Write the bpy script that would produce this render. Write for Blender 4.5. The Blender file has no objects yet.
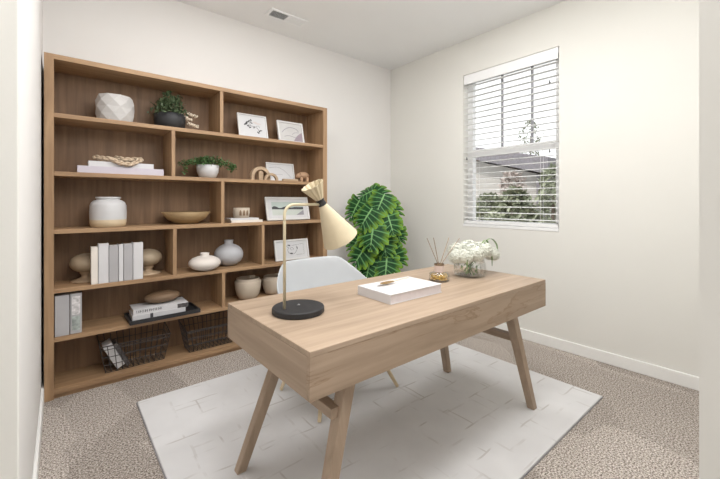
import bpy, bmesh, math, random
from mathutils import Vector, Matrix
PI = math.pi
random.seed(7)
sc = bpy.context.scene
COL = sc.collection

# ------------------------------------------------------------------ materials
def new_mat(name):
    m = bpy.data.materials.new(name); m.use_nodes = True
    nt = m.node_tree
    return m, nt, nt.nodes['Principled BSDF']

def setc(p, c, rough=.6, **k):
    p.inputs['Base Color'].default_value = (*c, 1)
    p.inputs['Roughness'].default_value = rough
    for n, v in k.items():
        p.inputs[n.replace('_', ' ')].default_value = v

def coords(nt, scale=(1, 1, 1), kind='Object', rot=(0, 0, 0)):
    tc = nt.nodes.new('ShaderNodeTexCoord'); mp = nt.nodes.new('ShaderNodeMapping')
    nt.links.new(tc.outputs[kind], mp.inputs['Vector'])
    mp.inputs['Scale'].default_value = scale
    mp.inputs['Rotation'].default_value = rot
    return mp.outputs['Vector']

def noise(nt, vec, scale, detail=4, rough=.5, dist=0):
    n = nt.nodes.new('ShaderNodeTexNoise')
    nt.links.new(vec, n.inputs['Vector'])
    n.inputs['Scale'].default_value = scale; n.inputs['Detail'].default_value = detail
    n.inputs['Roughness'].default_value = rough; n.inputs['Distortion'].default_value = dist
    return n.outputs['Fac']

def ramp(nt, fac, stops, interp='LINEAR'):
    r = nt.nodes.new('ShaderNodeValToRGB'); r.color_ramp.interpolation = interp
    e = r.color_ramp.elements
    while len(e) < len(stops): e.new(.5)
    for i, (p, c) in enumerate(stops):
        e[i].position = p; e[i].color = (*c, 1) if len(c) == 3 else c
    nt.links.new(fac, r.inputs['Fac'])
    return r.outputs['Color']

def mixc(nt, a, b, fac, mode='MIX'):
    m = nt.nodes.new('ShaderNodeMix'); m.data_type = 'RGBA'; m.blend_type = mode
    for inp, v in ((m.inputs[0], fac), (m.inputs[6], a), (m.inputs[7], b)):
        if hasattr(v, 'is_linked') or isinstance(v, bpy.types.NodeSocket): nt.links.new(v, inp)
        elif isinstance(v, tuple): inp.default_value = (*v, 1)
        else: inp.default_value = v
    return m.outputs[2]

def bump(nt, p, h, strength=.2, dist=.002):
    b = nt.nodes.new('ShaderNodeBump'); b.inputs['Strength'].default_value = strength
    b.inputs['Distance'].default_value = dist
    nt.links.new(h, b.inputs['Height']); nt.links.new(b.outputs['Normal'], p.inputs['Normal'])

def plain(name, c, rough=.6, var=.06, scale=12, bumps=0, bscale=80, **k):
    m, nt, p = new_mat(name); setc(p, c, rough, **k)
    v = coords(nt)
    f = noise(nt, v, scale, 3)
    a = tuple(x * (1 - var) for x in c); b = tuple(min(1, x * (1 + var)) for x in c)
    nt.links.new(ramp(nt, f, [(.3, a), (.7, b)]), p.inputs['Base Color'])
    if bumps: bump(nt, p, noise(nt, v, bscale, 3), bumps, .002)
    return m

def wood(name, axis, dark, light, rough=.55, fine=26, knots=False):
    m, nt, p = new_mat(name); setc(p, light, rough)
    s = [1, 1, 1]; s[axis] = .06
    v = coords(nt, tuple(s))
    g1 = noise(nt, v, fine, 6, .6, .6)
    s2 = [1, 1, 1]; s2[axis] = .16
    v2 = coords(nt, tuple(s2))
    g2 = noise(nt, v2, 5, 3, .5, 1.2)
    mid = tuple((a + b) / 2 for a, b in zip(dark, light))
    c1 = ramp(nt, g1, [(.32, tuple(x*.82 for x in dark)), (.5, mid), (.66, tuple(min(1, x*1.08) for x in light))])
    c2 = ramp(nt, g2, [(.3, tuple(x * .86 for x in mid)), (.7, light)])
    c = mixc(nt, c1, c2, .42)
    if knots:
        s3 = [1, 1, 1]; s3[axis] = .17
        v3 = coords(nt, tuple(s3))
        k = noise(nt, v3, 6.5, 5, .6, 1.4)
        kk = ramp(nt, k, [(.0, (0, 0, 0)), (.600, (0, 0, 0)), (.612, (.6, .6, .6)), (.630, (.15, .15, .15)), (1, (.1, .1, .1))])
        c = mixc(nt, c, (.20, .115, .055), kk)
    nt.links.new(c, p.inputs['Base Color'])
    bump(nt, p, g1, .12, .001)
    return m

OAK_D, OAK_L = (.265, .150, .075), (.445, .285, .158)
M = {}
for i, a in enumerate('XYZ'):
    M['oak' + a] = wood('bookshelf_oak_' + a, i, OAK_D, OAK_L)
    M['desk' + a] = wood('desk_oak_' + a, i, (.325, .234, .160), (.430, .324, .236), .5)
M['deskF'] = wood('knotty_desk_oak', 0, (.31, .222, .150), (.42, .312, .225), .5, knots=True)
M['walnut'] = wood('dark_turned_wood', 0, (.14, .085, .05), (.26, .17, .10))
M['pale_wood'] = wood('pale_wood', 2, (.60, .46, .28), (.80, .66, .45))
M['light_turned'] = wood('light_turned_wood', 0, (.38, .27, .17), (.54, .40, .27))
M['bowl_wood'] = wood('bowl_wood', 0, (.26, .165, .075), (.42, .29, .15))
M['wall'] = plain('painted_wall', (.795, .775, .755), .9, .008, 3, .05, 160)
M['wallr'] = plain('painted_window_wall', (.77, .757, .712), .9, .008, 3, .05, 160)
M['trimw'] = plain('white_trim_paint', (.88, .875, .85), .5, .01)
M['ceil'] = plain('ceiling_paint', (.87, .87, .865), .95, .008, 3, .08, 120)
M['vinyl'] = plain('white_vinyl', (.88, .88, .88), .4, .01)
M['slat'] = plain('blind_slat_white', (.88, .88, .87), .5, .01)
M['white'] = plain('white_shell_plastic', (.50, .515, .53), .4, .01)
M['blackm'] = plain('matte_black', (.018, .018, .02), .55, .1)
M['blackw'] = plain('black_wire', (.035, .028, .025), .5, .1)
M['planter'] = plain('black_planter', (.02, .02, .022), .6, .1)
M['ceram_w'] = plain('white_ceramic', (.58, .575, .58), .45, .03)
M['ceram_facet'] = plain('faceted_ceramic', (.52, .50, .485), .6, .05)
M['ceram_pebble'] = plain('cream_ceramic', (.72, .66, .61), .6, .03)
M['ceram_grey'] = plain('grey_ceramic', (.44, .44, .46), .6, .05)
M['ceram_sand'] = plain('sand_ceramic', (.52, .44, .35), .7, .05)
M['stone_orb'] = plain('tan_stone', (.42, .33, .23), .6, .12)
M['paper_w'] = plain('white_paper_cover', (.64, .63, .64), .6, .02)
M['paper_g'] = plain('grey_paper_cover', (.42, .41, .42), .6, .03)
M['paper_l'] = plain('lilac_paper_cover', (.56, .52, .58), .6, .03)
M['paper_c'] = plain('cream_paper_cover', (.78, .72, .65), .6, .02)
M['dark_photo'] = plain('dark_cover_photo', (.10, .09, .09), .5, .5, 60)
M['frame_w'] = plain('white_picture_frame', (.66, .65, .64), .4, .02)
M['mat_w'] = plain('print_paper', (.60, .60, .61), .6, .01)
M['ink'] = plain('black_ink', (.06, .06, .065), .7, .1)
M['inkg'] = plain('grey_ink', (.28, .27, .30), .7, .1)
M['mauve'] = plain('mauve_ink', (.34, .28, .32), .7, .1)
M['blush'] = plain('blush_wash', (.60, .54, .52), .7, .05)
M['lampc'] = plain('cream_lamp_fabric', (.60, .51, .35), .6, .03, 30)
M['lampm'] = plain('cream_lamp_metal', (.62, .54, .37), .4, .02)
M['soil'] = plain('soil', (.05, .035, .025), .95, .4, 90)
M['chain'] = plain('wooden_chain_links', (.55, .43, .31), .6, .1, 30)
M['figure'] = plain('mid_brown_wood', (.36, .22, .13), .6, .1, 30)
M['stem'] = plain('green_stem', (.10, .20, .05), .6, .1)
M['pole'] = plain('coir_pole', (.17, .085, .035), .95, .35, 60, .8, 120)
M['reed'] = plain('reed_stick', (.33, .23, .14), .7, .1)
M['pampas'] = plain('dried_grass', (.55, .38, .20), .9, .2, 80)
M['petal'] = plain('white_petal', (.74, .75, .67), .6, .04, 40)
M['petal2'] = plain('dried_white_flower', (.70, .60, .48), .7, .2, 60)
M['grille_dark'] = plain('dark_grey_and_duct_shade', (.16, .16, .16), .6, .1)

def leaf_mat(name, a, b, scale=40):
    m, nt, p = new_mat(name); setc(p, a, .5)
    nt.links.new(ramp(nt, noise(nt, coords(nt), scale, 3), [(.3, a), (.7, b)]), p.inputs['Base Color'])
    return m
M['leaf'] = leaf_mat('shelf_plant_leaf', (.035, .10, .03), (.13, .25, .09))
M['leaf_d'] = leaf_mat('succulent_leaf', (.035, .07, .03), (.15, .20, .10))
M['leaf_v'] = leaf_mat('vase_leaf', (.13, .22, .08), (.30, .40, .20))
M['tree_leaf'] = leaf_mat('tree_leaf', (.17, .19, .12), (.34, .37, .26), 3)
M['tree_red'] = leaf_mat('reddish_tree_leaf', (.34, .28, .25), (.58, .52, .48), 3)
M['bark'] = plain('bark', (.16, .12, .09), .9, .3)

def mk_monstera():
    m, nt, p = new_mat('monstera_leaf'); setc(p, (.08, .3, .06), .55, Specular_IOR_Level=.25)
    uv = nt.nodes.new('ShaderNodeUVMap')
    sp = nt.nodes.new('ShaderNodeSeparateXYZ'); nt.links.new(uv.outputs['UV'], sp.inputs[0])
    # u runs across one finger of the leaf: a pale vein down its middle
    ab = nt.nodes.new('ShaderNodeMath'); ab.operation = 'SUBTRACT'; nt.links.new(sp.outputs['X'], ab.inputs[0]); ab.inputs[1].default_value = .5
    a2 = nt.nodes.new('ShaderNodeMath'); a2.operation = 'ABSOLUTE'; nt.links.new(ab.outputs[0], a2.inputs[0])
    vein = ramp(nt, a2.outputs[0], [(.0, (1, 1, 1)), (.05, (.8, .8, .8)), (.13, (0, 0, 0))])
    mid = ramp(nt, sp.outputs['Y'], [(.0, (1, 1, 1)), (.03, (1, 1, 1)), (.07, (0, 0, 0))])
    edge = ramp(nt, sp.outputs['Y'], [(.55, (0, 0, 0)), (1.0, (1, 1, 1))])
    n = noise(nt, coords(nt), 14, 3)
    base = ramp(nt, n, [(.3, (.004, .028, .009)), (.7, (.015, .085, .018))])
    c = mixc(nt, base, (.20, .36, .03), edge)
    c = mixc(nt, c, (.12, .30, .10), vein)
    c = mixc(nt, c, (.20, .40, .15), mid)
    nt.links.new(c, p.inputs['Base Color'])
    return m
M['monstera'] = mk_monstera()

def mk_glass(name, tint=(1, 1, 1), refl=.08):
    m, nt, p = new_mat(name)
    out = nt.nodes['Material Output']
    tr = nt.nodes.new('ShaderNodeBsdfTransparent'); tr.inputs['Color'].default_value = (*tint, 1)
    gl = nt.nodes.new('ShaderNodeBsdfGlossy'); gl.inputs['Roughness'].default_value = .02
    lw = nt.nodes.new('ShaderNodeLayerWeight'); lw.inputs['Blend'].default_value = .35
    mp = nt.nodes.new('ShaderNodeMath'); mp.operation = 'MULTIPLY_ADD'
    nt.links.new(lw.outputs['Fresnel'], mp.inputs[0]); mp.inputs[1].default_value = .35; mp.inputs[2].default_value = refl * .2
    mx = nt.nodes.new('ShaderNodeMixShader')
    nt.links.new(mp.outputs[0], mx.inputs[0]); nt.links.new(tr.outputs[0], mx.inputs[1]); nt.links.new(gl.outputs[0], mx.inputs[2])
    nt.links.new(mx.outputs[0], out.inputs['Surface'])
    return m
M['glass'] = mk_glass('window_glass')
M['vglass'] = mk_glass('vase_glass', (.985, .99, .985), .1)
M['amber'] = plain('amber_dried_petals', (.62, .40, .10), .5, .45, 120)

def mk_carpet():
    m, nt, p = new_mat('speckled_carpet'); setc(p, (.5, .45, .4), 1)
    v = coords(nt)
    f = noise(nt, v, 130, 3, .8)
    c = ramp(nt, f, [(.39, (.10, .075, .06)), (.47, (.36, .305, .265)), (.53, (.58, .515, .46)), (.61, (.84, .78, .72))])
    # swept pile: broad bands the vacuum left
    w = nt.nodes.new('ShaderNodeTexVoronoi'); w.inputs['Scale'].default_value = 2.3
    nt.links.new(coords(nt, (1.4, .8, 1), rot=(0, 0, .5)), w.inputs['Vector'])
    b = ramp(nt, w.outputs['Color'], [(.2, (.76, .75, .74)), (.8, (1.0, 1.0, 1.0))])
    c = mixc(nt, c, b, 1.0, 'MULTIPLY')
    nt.links.new(c, p.inputs['Base Color'])
    bump(nt, p, f, .6, .008)
    return m
M['carpet'] = mk_carpet()

def mk_rug():
    m, nt, p = new_mat('white_rug'); setc(p, (.74, .73, .72), .9)
    def lines(scale, rot, mscale, off):
        b = nt.nodes.new('ShaderNodeTexBrick')
        nz = nt.nodes.new('ShaderNodeTexNoise'); nz.inputs['Scale'].default_value = 3.5
        v = coords(nt, (1, 1, 1), rot=(0, 0, rot))
        nt.links.new(v, nz.inputs['Vector'])
        ad = nt.nodes.new('ShaderNodeMix'); ad.data_type = 'VECTOR'; ad.inputs[0].default_value = .035
        nt.links.new(v, ad.inputs[4]); nt.links.new(nz.outputs['Color'], ad.inputs[5])
        nt.links.new(ad.outputs[1], b.inputs['Vector'])
        b.inputs['Scale'].default_value = scale; b.inputs['Mortar Size'].default_value = .012
        b.inputs['Mortar Smooth'].default_value = .3
        b.inputs['Color1'].default_value = b.inputs['Color2'].default_value = (0, 0, 0, 1)
        b.inputs['Mortar'].default_value = (1, 1, 1, 1)
        b.inputs['Brick Width'].default_value = .62; b.inputs['Row Height'].default_value = .38
        k = ramp(nt, noise(nt, coords(nt, (1, 1, 1)), mscale, 2), [(.50, (0, 0, 0)), (.62, (1, 1, 1))])
        return mixc(nt, b.outputs['Color'], k, 1.0, 'MULTIPLY')
    l = mixc(nt, lines(2.4, .02, 5.5, 0), lines(1.7, 1.59, 7.3, 3), .5, 'ADD')
    f = noise(nt, coords(nt), 5, 3)
    base = ramp(nt, f, [(.3, (.65, .64, .64)), (.7, (.71, .70, .70))])
    c = mixc(nt, base, (.54, .515, .50), l)
    nt.links.new(c, p.inputs['Base Color'])
    bump(nt, p, noise(nt, coords(nt), 220, 2), .25, .002)
    return m
M['rug'] = mk_rug()

def mk_siding():
    m, nt, p = new_mat('house_siding'); setc(p, (.6, .56, .5), .8)
    w = nt.nodes.new('ShaderNodeTexWave'); w.wave_type = 'BANDS'; w.bands_direction = 'Z'; w.wave_profile = 'SAW'
    w.inputs['Scale'].default_value = 1.6
    nt.links.new(coords(nt), w.inputs['Vector'])
    nt.links.new(ramp(nt, w.outputs['Fac'], [(0, (.28, .26, .24)), (.12, (.46, .44, .41)), (1, (.50, .48, .45))]), p.inputs['Base Color'])
    return m
M['siding'] = mk_siding()
M['roof'] = plain('roof_shingle', (.20, .19, .205), .9, .15, 14)
M['grass'] = plain('lawn', (.06, .07, .04), .95, .2, 4)
M['landsky'] = plain('landscape_sky_print', (.46, .53, .50), .6, .04)
M['landland'] = plain('landscape_field_print', (.52, .56, .52), .6, .05)

# ------------------------------------------------------------------ mesh helpers
def obj(name, bm, mat, parent=None, smooth=False, loc=None, bevel=0, seg=2):
    me = bpy.data.meshes.new(name)
    bmesh.ops.recalc_face_normals(bm, faces=bm.faces[:])
    bm.to_mesh(me); bm.free()
    if smooth:
        for p in me.polygons: p.use_smooth = True
    for m_ in (mat if isinstance(mat, (list, tuple)) else [mat]): me.materials.append(m_)
    o = bpy.data.objects.new(name, me); COL.objects.link(o)
    if parent: o.parent = parent
    if loc: o.location = loc
    if bevel:
        b = o.modifiers.new('bevel', 'BEVEL'); b.width = bevel; b.segments = seg; b.limit_method = 'ANGLE'
    return o

def thing(name, label, cat, loc=(0, 0, 0), rz=0, group=None):
    o = bpy.data.objects.new(name, None); COL.objects.link(o); o.empty_display_size = .05
    o.location = loc; o.rotation_euler = (0, 0, rz)
    o['label'] = label; o['category'] = cat
    if group: o['group'] = group
    return o

def tag(o, label, cat, group=None):
    o['label'] = label; o['category'] = cat
    if group: o['group'] = group
    return o

def struct(o): o['kind'] = 'structure'; return o

def dup(root, loc, rz=None, label=None, group=None):
    r = root.copy(); COL.objects.link(r); r.location = loc
    if rz is not None: r.rotation_euler = (0, 0, rz)
    if label: r['label'] = label
    if group: r['group'] = group
    for ch in list(root.children):
        c = ch.copy(); COL.objects.link(c); c.parent = r
        for g in list(ch.children):
            d = g.copy(); COL.objects.link(d); d.parent = c
    return r

def box(bm, x0, x1, y0, y1, z0, z1, mtx=None):
    vs = [bm.verts.new(Vector(c)) for c in ((x0,y0,z0),(x1,y0,z0),(x1,y1,z0),(x0,y1,z0),(x0,y0,z1),(x1,y0,z1),(x1,y1,z1),(x0,y1,z1))]
    if mtx:
        for v in vs: v.co = mtx @ v.co
    fs = []
    for f in ((0,3,2,1),(4,5,6,7),(0,1,5,4),(1,2,6,5),(2,3,7,6),(3,0,4,7)): fs.append(bm.faces.new([vs[i] for i in f]))
    return vs

def B(*a, mtx=None):
    bm = bmesh.new(); box(bm, *a, mtx=mtx); return bm

def lathe(bm, prof, n=40, sx=1, sy=1, off=(0, 0, 0), cap0=True, cap1=True):
    rings = []
    for r, z in prof:
        rings.append([bm.verts.new((off[0] + r*sx*math.cos(2*PI*i/n), off[1] + r*sy*math.sin(2*PI*i/n), off[2] + z)) for i in range(n)])
    for a, b in zip(rings, rings[1:]):
        for i in range(n): bm.faces.new((a[i], a[(i+1) % n], b[(i+1) % n], b[i]))
    if cap0: bm.faces.new(rings[0][::-1])
    if cap1: bm.faces.new(rings[-1])
    return rings

def LA(prof, n=40, **k):
    bm = bmesh.new(); lathe(bm, prof, n, **k); return bm

def tube(bm, pts, r, n=8, r1=None, cap=True):
    pts = [Vector(p) for p in pts]
    rings = []
    up = None
    for i, p in enumerate(pts):
        t = (pts[min(i+1, len(pts)-1)] - pts[max(i-1, 0)]).normalized()
        if up is None:
            up = t.orthogonal().normalized()
        up = (up - t * up.dot(t)).normalized()
        s = t.cross(up)
        rr = r if r1 is None else r + (r1 - r) * i / (len(pts) - 1)
        rings.append([bm.verts.new(p + (up*math.cos(2*PI*k/n) + s*math.sin(2*PI*k/n)) * rr) for k in range(n)])
    for a, b in zip(rings, rings[1:]):
        for k in range(n): bm.faces.new((a[k], a[(k+1) % n], b[(k+1) % n], b[k]))
    if cap: bm.faces.new(rings[0][::-1]); bm.faces.new(rings[-1])

def ellipsoid(bm, c, r, u=20, v=12, mtx=None):
    m = Matrix.Translation(c) @ (mtx or Matrix()) @ Matrix.Diagonal((*r, 1))
    bmesh.ops.create_uvsphere(bm, u_segments=u, v_segments=v, radius=1, matrix=m)

def flatpoly(bm, pts2, y=0):
    return bm.faces.new([bm.verts.new((x, y, z)) for x, z in pts2])

def stroke(bm, pts, w, y=0):
    """ribbon in the XZ plane"""
    pts = [Vector((p[0], 0, p[1])) for p in pts]
    prev = None
    for i, p in enumerate(pts):
        t = (pts[min(i+1, len(pts)-1)] - pts[max(i-1, 0)]).normalized()
        nrm = Vector((-t.z, 0, t.x)) * w * .5
        a = bm.verts.new(p + nrm + Vector((0, y, 0))); b = bm.verts.new(p - nrm + Vector((0, y, 0)))
        if prev: bm.faces.new((prev[0], prev[1], b, a))
        prev = (a, b)

def curve_pts(ctrl, n=16):
    """Catmull-Rom through 2D or 3D control points"""
    c = [Vector(p) for p in ctrl]; c = [c[0]*2 - c[1]] + c + [c[-1]*2 - c[-2]]
    out = []
    for i in range(1, len(c)-2):
        for k in range(n):
            t = k / n
            p0, p1, p2, p3 = c[i-1:i+3]
            out.append(.5*((2*p1) + (p2-p0)*t + (2*p0-5*p1+4*p2-p3)*t*t + (-p0+3*p1-3*p2+p3)*t**3))
    out.append(c[-2]); return out

# ------------------------------------------------------------------ room shell
XR, YB, XL, ZC = 3.055, 3.107, -.085, 2.752
WY0, WY1, WZ0, WZ1 = 1.207, 2.096, .932, 2.412
struct(obj('floor', B(-.40, XR+.14, -1.4, YB+.12, -.12, 0), M['carpet']))
struct(obj('ceiling', B(-.40, XR+.14, -1.4, YB+.12, ZC, ZC+.12), M['ceil']))
struct(obj('wall_back', B(-.40, XR+.14, YB, YB+.12, 0, ZC), M['wall']))
struct(obj('wall_left', B(-.40, XL, .92, YB, 0, ZC), M['wall']))
bm = bmesh.new()
box(bm, XR, XR+.14, -1.4, WY0, 0, ZC); box(bm, XR, XR+.14, WY1, YB, 0, ZC)
box(bm, XR, XR+.14, WY0, WY1, 0, WZ0); box(bm, XR, XR+.14, WY0, WY1, WZ1, ZC)
bmesh.ops.remove_doubles(bm, verts=bm.verts, dist=1e-5)
struct(obj('wall_right', bm, M['wallr']))
struct(obj('wall_near', B(.75, XR, -.05, .095, 0, ZC), M['wallr']))
struct(obj('wall_light_block', B(-.40, XR, -1.4, -1.28, 0, ZC), M['wall']))  # unseen wall added to keep the sky light out from behind
struct(obj('wall_light_block_left', B(-.40, -.30, -1.28, .890, 0, ZC), M['wall']))  # unseen, added to close the left side against sky light
struct(obj('trim_1', B(-.40, -.0575, .890, .92, 0, ZC), M['wallr'], bevel=.002, seg=2))   # doorway jamb at left
def baseb(name, pts_fn): return struct(obj(name, pts_fn, M['trimw'], bevel=.004))
baseb('baseboard_right', B(XR-.014, XR, .10, YB, 0, .085))
baseb('baseboard_back', B(XL, XR-.014, YB-.014, YB, 0, .085))
baseb('baseboard_left', B(XL, XL+.014, .92, YB-.014, 0, .085))

# window (a structure with its frame, rails, mullions, glass and sill)
win = bpy.data.objects.new('window_1', None); COL.objects.link(win); struct(win)
GX = XR + .105
bm = bmesh.new()
fw = .055
box(bm, GX-.025, GX+.03, WY0, WY0+fw, WZ0, WZ1); box(bm, GX-.025, GX+.03, WY1-fw, WY1, WZ0, WZ1)
box(bm, GX-.025, GX+.03, WY0+fw, WY1-fw, WZ0, WZ0+.06); box(bm, GX-.025, GX+.03, WY0+fw, WY1-fw, WZ1-.06, WZ1)
obj('window_frame', bm, M['vinyl'], win)
obj('sash_rail', B(GX-.03, GX+.02, WY0+fw, WY1-fw, 1.615, 1.680), M['vinyl'], win, bevel=.003)
for y in (1.745, 1.468):
    obj('mullion', B(GX-.005, GX+.012, y-.009, y+.009, 1.672, WZ1-.06), plain('grey_mullion', (.35, .35, .37), .5) if y > 1.7 else bpy.data.materials['grey_mullion'], win)
obj('glass', B(GX, GX+.004, WY0+fw, WY1-fw, WZ0+.06, WZ1-.06), M['glass'], win)
obj('window_sill', B(XR-.004, GX-.025, WY0+.001, WY1-.001, WZ0, WZ0+.026), M['vinyl'], win, bevel=.003)

# blinds
bl = thing('window_blind', 'white horizontal slat blind lowered over the window', 'blind', (XR+.03, (WY0+WY1)/2, WZ0+.028))
hw = (WY1-WY0)/2 - .008
H = WZ1 - WZ0 - .028
obj('valance', B(-.028, -.018, -hw, hw, H-.095, H-.003), M['vinyl'], bl, bevel=.003)
obj('headrail', B(-.016, .026, -hw, hw, H-.05, H-.003), M['vinyl'], bl)
sb = bmesh.new()
tilt = Matrix.Rotation(math.radians(-1), 4, 'Y')
prev = None
for k in range(7):
    u = -.0245 + .049*k/6; z = .0035*(1 - (u/.0245)**2)
    r = [sb.verts.new(tilt @ Vector((u, s*hw, z + dz))) for s in (-1, 1) for dz in (0, .0022)]
    if prev:
        for a, b in ((0, 1), (1, 3), (3, 2), (2, 0)): sb.faces.new((prev[a], prev[b], r[b], r[a]))
    else: sb.faces.new((r[0], r[1], r[3], r[2]))
    prev = r
sb.faces.new((prev[0], prev[2], prev[3], prev[1]))
slat = obj('slat', sb, M['slat'], bl, smooth=False)
n_s = 25; z0 = .055; z1 = H - .115
for i in range(n_s):
    s = slat if i == 0 else slat.copy()
    if i: COL.objects.link(s); s.parent = bl
    s.location = (0, 0, z0 + (z1 - z0)*i/(n_s-1))
obj('bottom_rail', B(-.024, .024, -hw, hw, .001, .030), M['vinyl'], bl, bevel=.003)
for y in (-.30, .30):
    bm = bmesh.new()
    for x in (-.027, .027): tube(bm, [(x, y, .02), (x, y, H-.05)], .0008, 5)
    obj('ladder_cord', bm, M['vinyl'], bl)
for y, zz in ((-.375, 1.19), (-.375, .63), (.40, .64)):
    bm = bmesh.new(); tube(bm, [(-.030, y, H-.09), (-.030, y, zz)], .0008, 5)
    pc = obj('pull_cord', bm, M['vinyl'], bl)
    obj('tassel', LA([(.003, .028), (.0075, .006), (.006, 0)], 12, off=(-.032, y, zz-.02)), M['grille_dark'], pc, smooth=True)

# ceiling vent
vt = thing('ceiling_vent', 'white rectangular air vent in the ceiling with two louvre panels', 'vent', (1.50, 2.79, ZC-.006))
bm = bmesh.new()
for a in ((-.175, .175, -.065, -.048), (-.175, .175, .048, .065), (-.175, -.152, -.048, .048), (.152, .175, -.048, .048), (-.008, .008, -.048, .048)):
    box(bm, *a, -.003, .006)
obj('vent_frame', bm, M['vinyl'], vt)
obj('duct_shade_plate', B(-.152, .152, -.048, .048, .003, .0055), M['grille_dark'], vt)  # flat dark plate, the shade inside the duct is put into its colour
for s, ang in ((-1, 42), (1, -42)):
    for k in range(8):
        cx_ = s*.080; y_ = -.042 + k*.012
        m_ = Matrix.Translation((cx_, y_, -.0005)) @ Matrix.Rotation(math.radians(ang), 4, 'X')
        obj('louvre', B(-.071, .071, -.0052, .0052, -.0005, .0005, mtx=m_), M['vinyl'], vt)

# ------------------------------------------------------------------ rug
rg = thing('area_rug', 'large white low-pile rug with faint broken line pattern under the desk', 'rug', (1.42, 1.593, 0))
obj('rug_pile', B(-1.075, 1.075, -.85, .85, .001, .012), M['rug'], rg, bevel=.004)
obj('rug_edging', B(-1.079, 1.079, -.854, .854, .0005, .006), plain('grey_rug_binding', (.30, .29, .30), .9), rg)
RZ = .012

# ------------------------------------------------------------------ bookshelf
SX0, SX1, SY0, SY1, SH = -.072, 1.922, 2.80, 3.088, 2.046
bs = thing('bookshelf', 'tall wide oak bookcase with staggered open compartments against the back wall', 'bookshelf', (0, 0, 0))
PT = .044
obj('side_panel', B(SX0, SX0+PT, SY0, SY1, 0, SH), M['oakZ'], bs, bevel=.0015)
obj('side_panel', B(SX1-PT, SX1, SY0, SY1, 0, SH), M['oakZ'], bs, bevel=.0015)
obj('top_panel', B(SX0+PT, SX1-PT, SY0, SY1, SH-.030, SH), M['oakX'], bs, bevel=.0015)
obj('back_panel', B(SX0+PT, SX1-PT, SY1-.008, SY1, .03, SH-.03), wood('bookshelf_shaded_oak', 2, (.145, .078, .038), (.265, .156, .083)), bs)  # same oak as the boards, darkened to paint in the compartment shade
S = [.053, .364, .653, 1.006, 1.352, 1.699]
TH = .026
for z in S: obj('shelf_board', B(SX0+PT, SX1-PT, SY0+.002, SY1-.008, z-TH, z), M['oakX'], bs, bevel=.0015)
obj('plinth', B(SX0+PT, SX1-PT, SY0+.02, SY0+.038, 0, S[0]-TH), M['oakX'], bs)
for x, i in ((.952, 5), (.616, 4), (.960, 3), (.625, 2), (1.288, 2), (.967, 1)):
    top = (S + [SH-.004])[i+1] - TH
    obj('divider', B(x-.012, x+.012, SY0+.004, SY1-.008, S[i], top), M['oakZ'], bs, bevel=.001)

# ------------------------------------------------------------------ desk
DX0, DX1, DY0, DY1, DZ0, DZ1 = .557, 2.10, .90, 1.567, .588, .735
dk = thing('writing_desk', 'light oak writing desk with splayed legs standing on the white rug', 'desk', (0, 0, 0))
obj('desktop', B(DX0, DX1, DY0, DY1, DZ1-.018, DZ1), M['deskX'], dk, bevel=.002)
obj('front_panel', B(DX0, DX1, DY0, DY0+.018, DZ0, DZ1-.018), M['deskF'], dk)
obj('end_panel', B(DX0, DX0+.018, DY0+.018, DY1-.018, DZ0, DZ1-.018), M['deskY'], dk)
obj('end_panel', B(DX1-.018, DX1, DY0+.018, DY1-.018, DZ0, DZ1-.018), M['deskY'], dk)
obj('rear_panel', B(DX0, DX1, DY1-.018, DY1, DZ0, DZ1-.018), M['deskX'], dk)
obj('underside_panel', B(DX0+.018, DX1-.018, DY0+.018, DY1-.018, DZ0, DZ0+.012), M['deskX'], dk)
def leg(tx, ty, fx, fy, w=.05, z1=DZ0):
    bm = bmesh.new(); vs = box(bm, -1, 1, -1, 1, 0, 1)
    for v in vs:
        h = w/2 if v.co.z > .5 else w*.40
        cx_, cy_, cz = (tx, ty, z1) if v.co.z > .5 else (fx, fy, RZ)
        v.co = Vector((cx_ + v.co.x*h, cy_ + v.co.y*h, cz))
    return bm
for a in ((.785, 1.010, .612, .960), (.800, 1.475, .597, 1.530), (1.862, .985, 2.045, .950), (1.862, 1.475, 2.040, 1.525)):
    obj('leg', leg(*a), M['deskZ'], dk, bevel=.004)
def rail(x, y0, y1, z): return B(x-.020, x+.020, y0, y1, z-.036, z)
obj('side_rail', rail(.716, .990, 1.495, .478), M['deskY'], dk, bevel=.002)
obj('side_rail', rail(1.932, .975, 1.495, .440), M['deskY'], dk, bevel=.002)

# ------------------------------------------------------------------ chair (tub shell on pale dowel legs)
ch = thing('shell_chair', 'white moulded tub chair with pale wooden legs tucked behind the desk', 'chair', (1.300, 1.83, RZ))
bm = bmesh.new()
NA, NR = 48, 14
def shell_pt(a, t):
    # a: angle (0 = right, 90 = back +Y), t: 0 seat centre .. 1 rim
    ca, sa = math.cos(a), math.sin(a)
    bk = max(0, sa)
    front = max(0, -sa)
    side = abs(ca)
    rim_h = .455 + .335*bk**.9 + .0*side
    arm = .63 if sa > -.55 else .63 - (.63-.445)*min(1, (-sa-.55)/.40)
    rim_h = max(.445, min(.795, (arm if bk == 0 else .63 + (.795-.63)*min(1, (bk/.78))**1.6)))
    seat_r = .70
    rx, ry = .338, (.24 if sa > 0 else .22)
    p = 2.15
    k = (abs(ca)**p + abs(sa)**p)**(-1/p)
    if t < seat_r:
        q = t/seat_r
        z = .43 + .015*q**3
        r = q*.80
    else:
        q = (t-seat_r)/(1-seat_r)
        z = .445 + (rim_h-.445)*q**1.1
        r = .80 + .20*math.sin(q*PI/2)
        if sa < -.6: r = .80 + .16*q
    return Vector((rx*k*ca*r, ry*k*sa*r + (.045*max(0, (z-.445)/.35) if sa > 0 else 0), z - RZ))
cen = bm.verts.new(shell_pt(0, 0)); rings = []
for j in range(1, NR+1):
    rings.append([bm.verts.new(shell_pt(2*PI*i/NA, j/NR)) for i in range(NA)])
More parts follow.
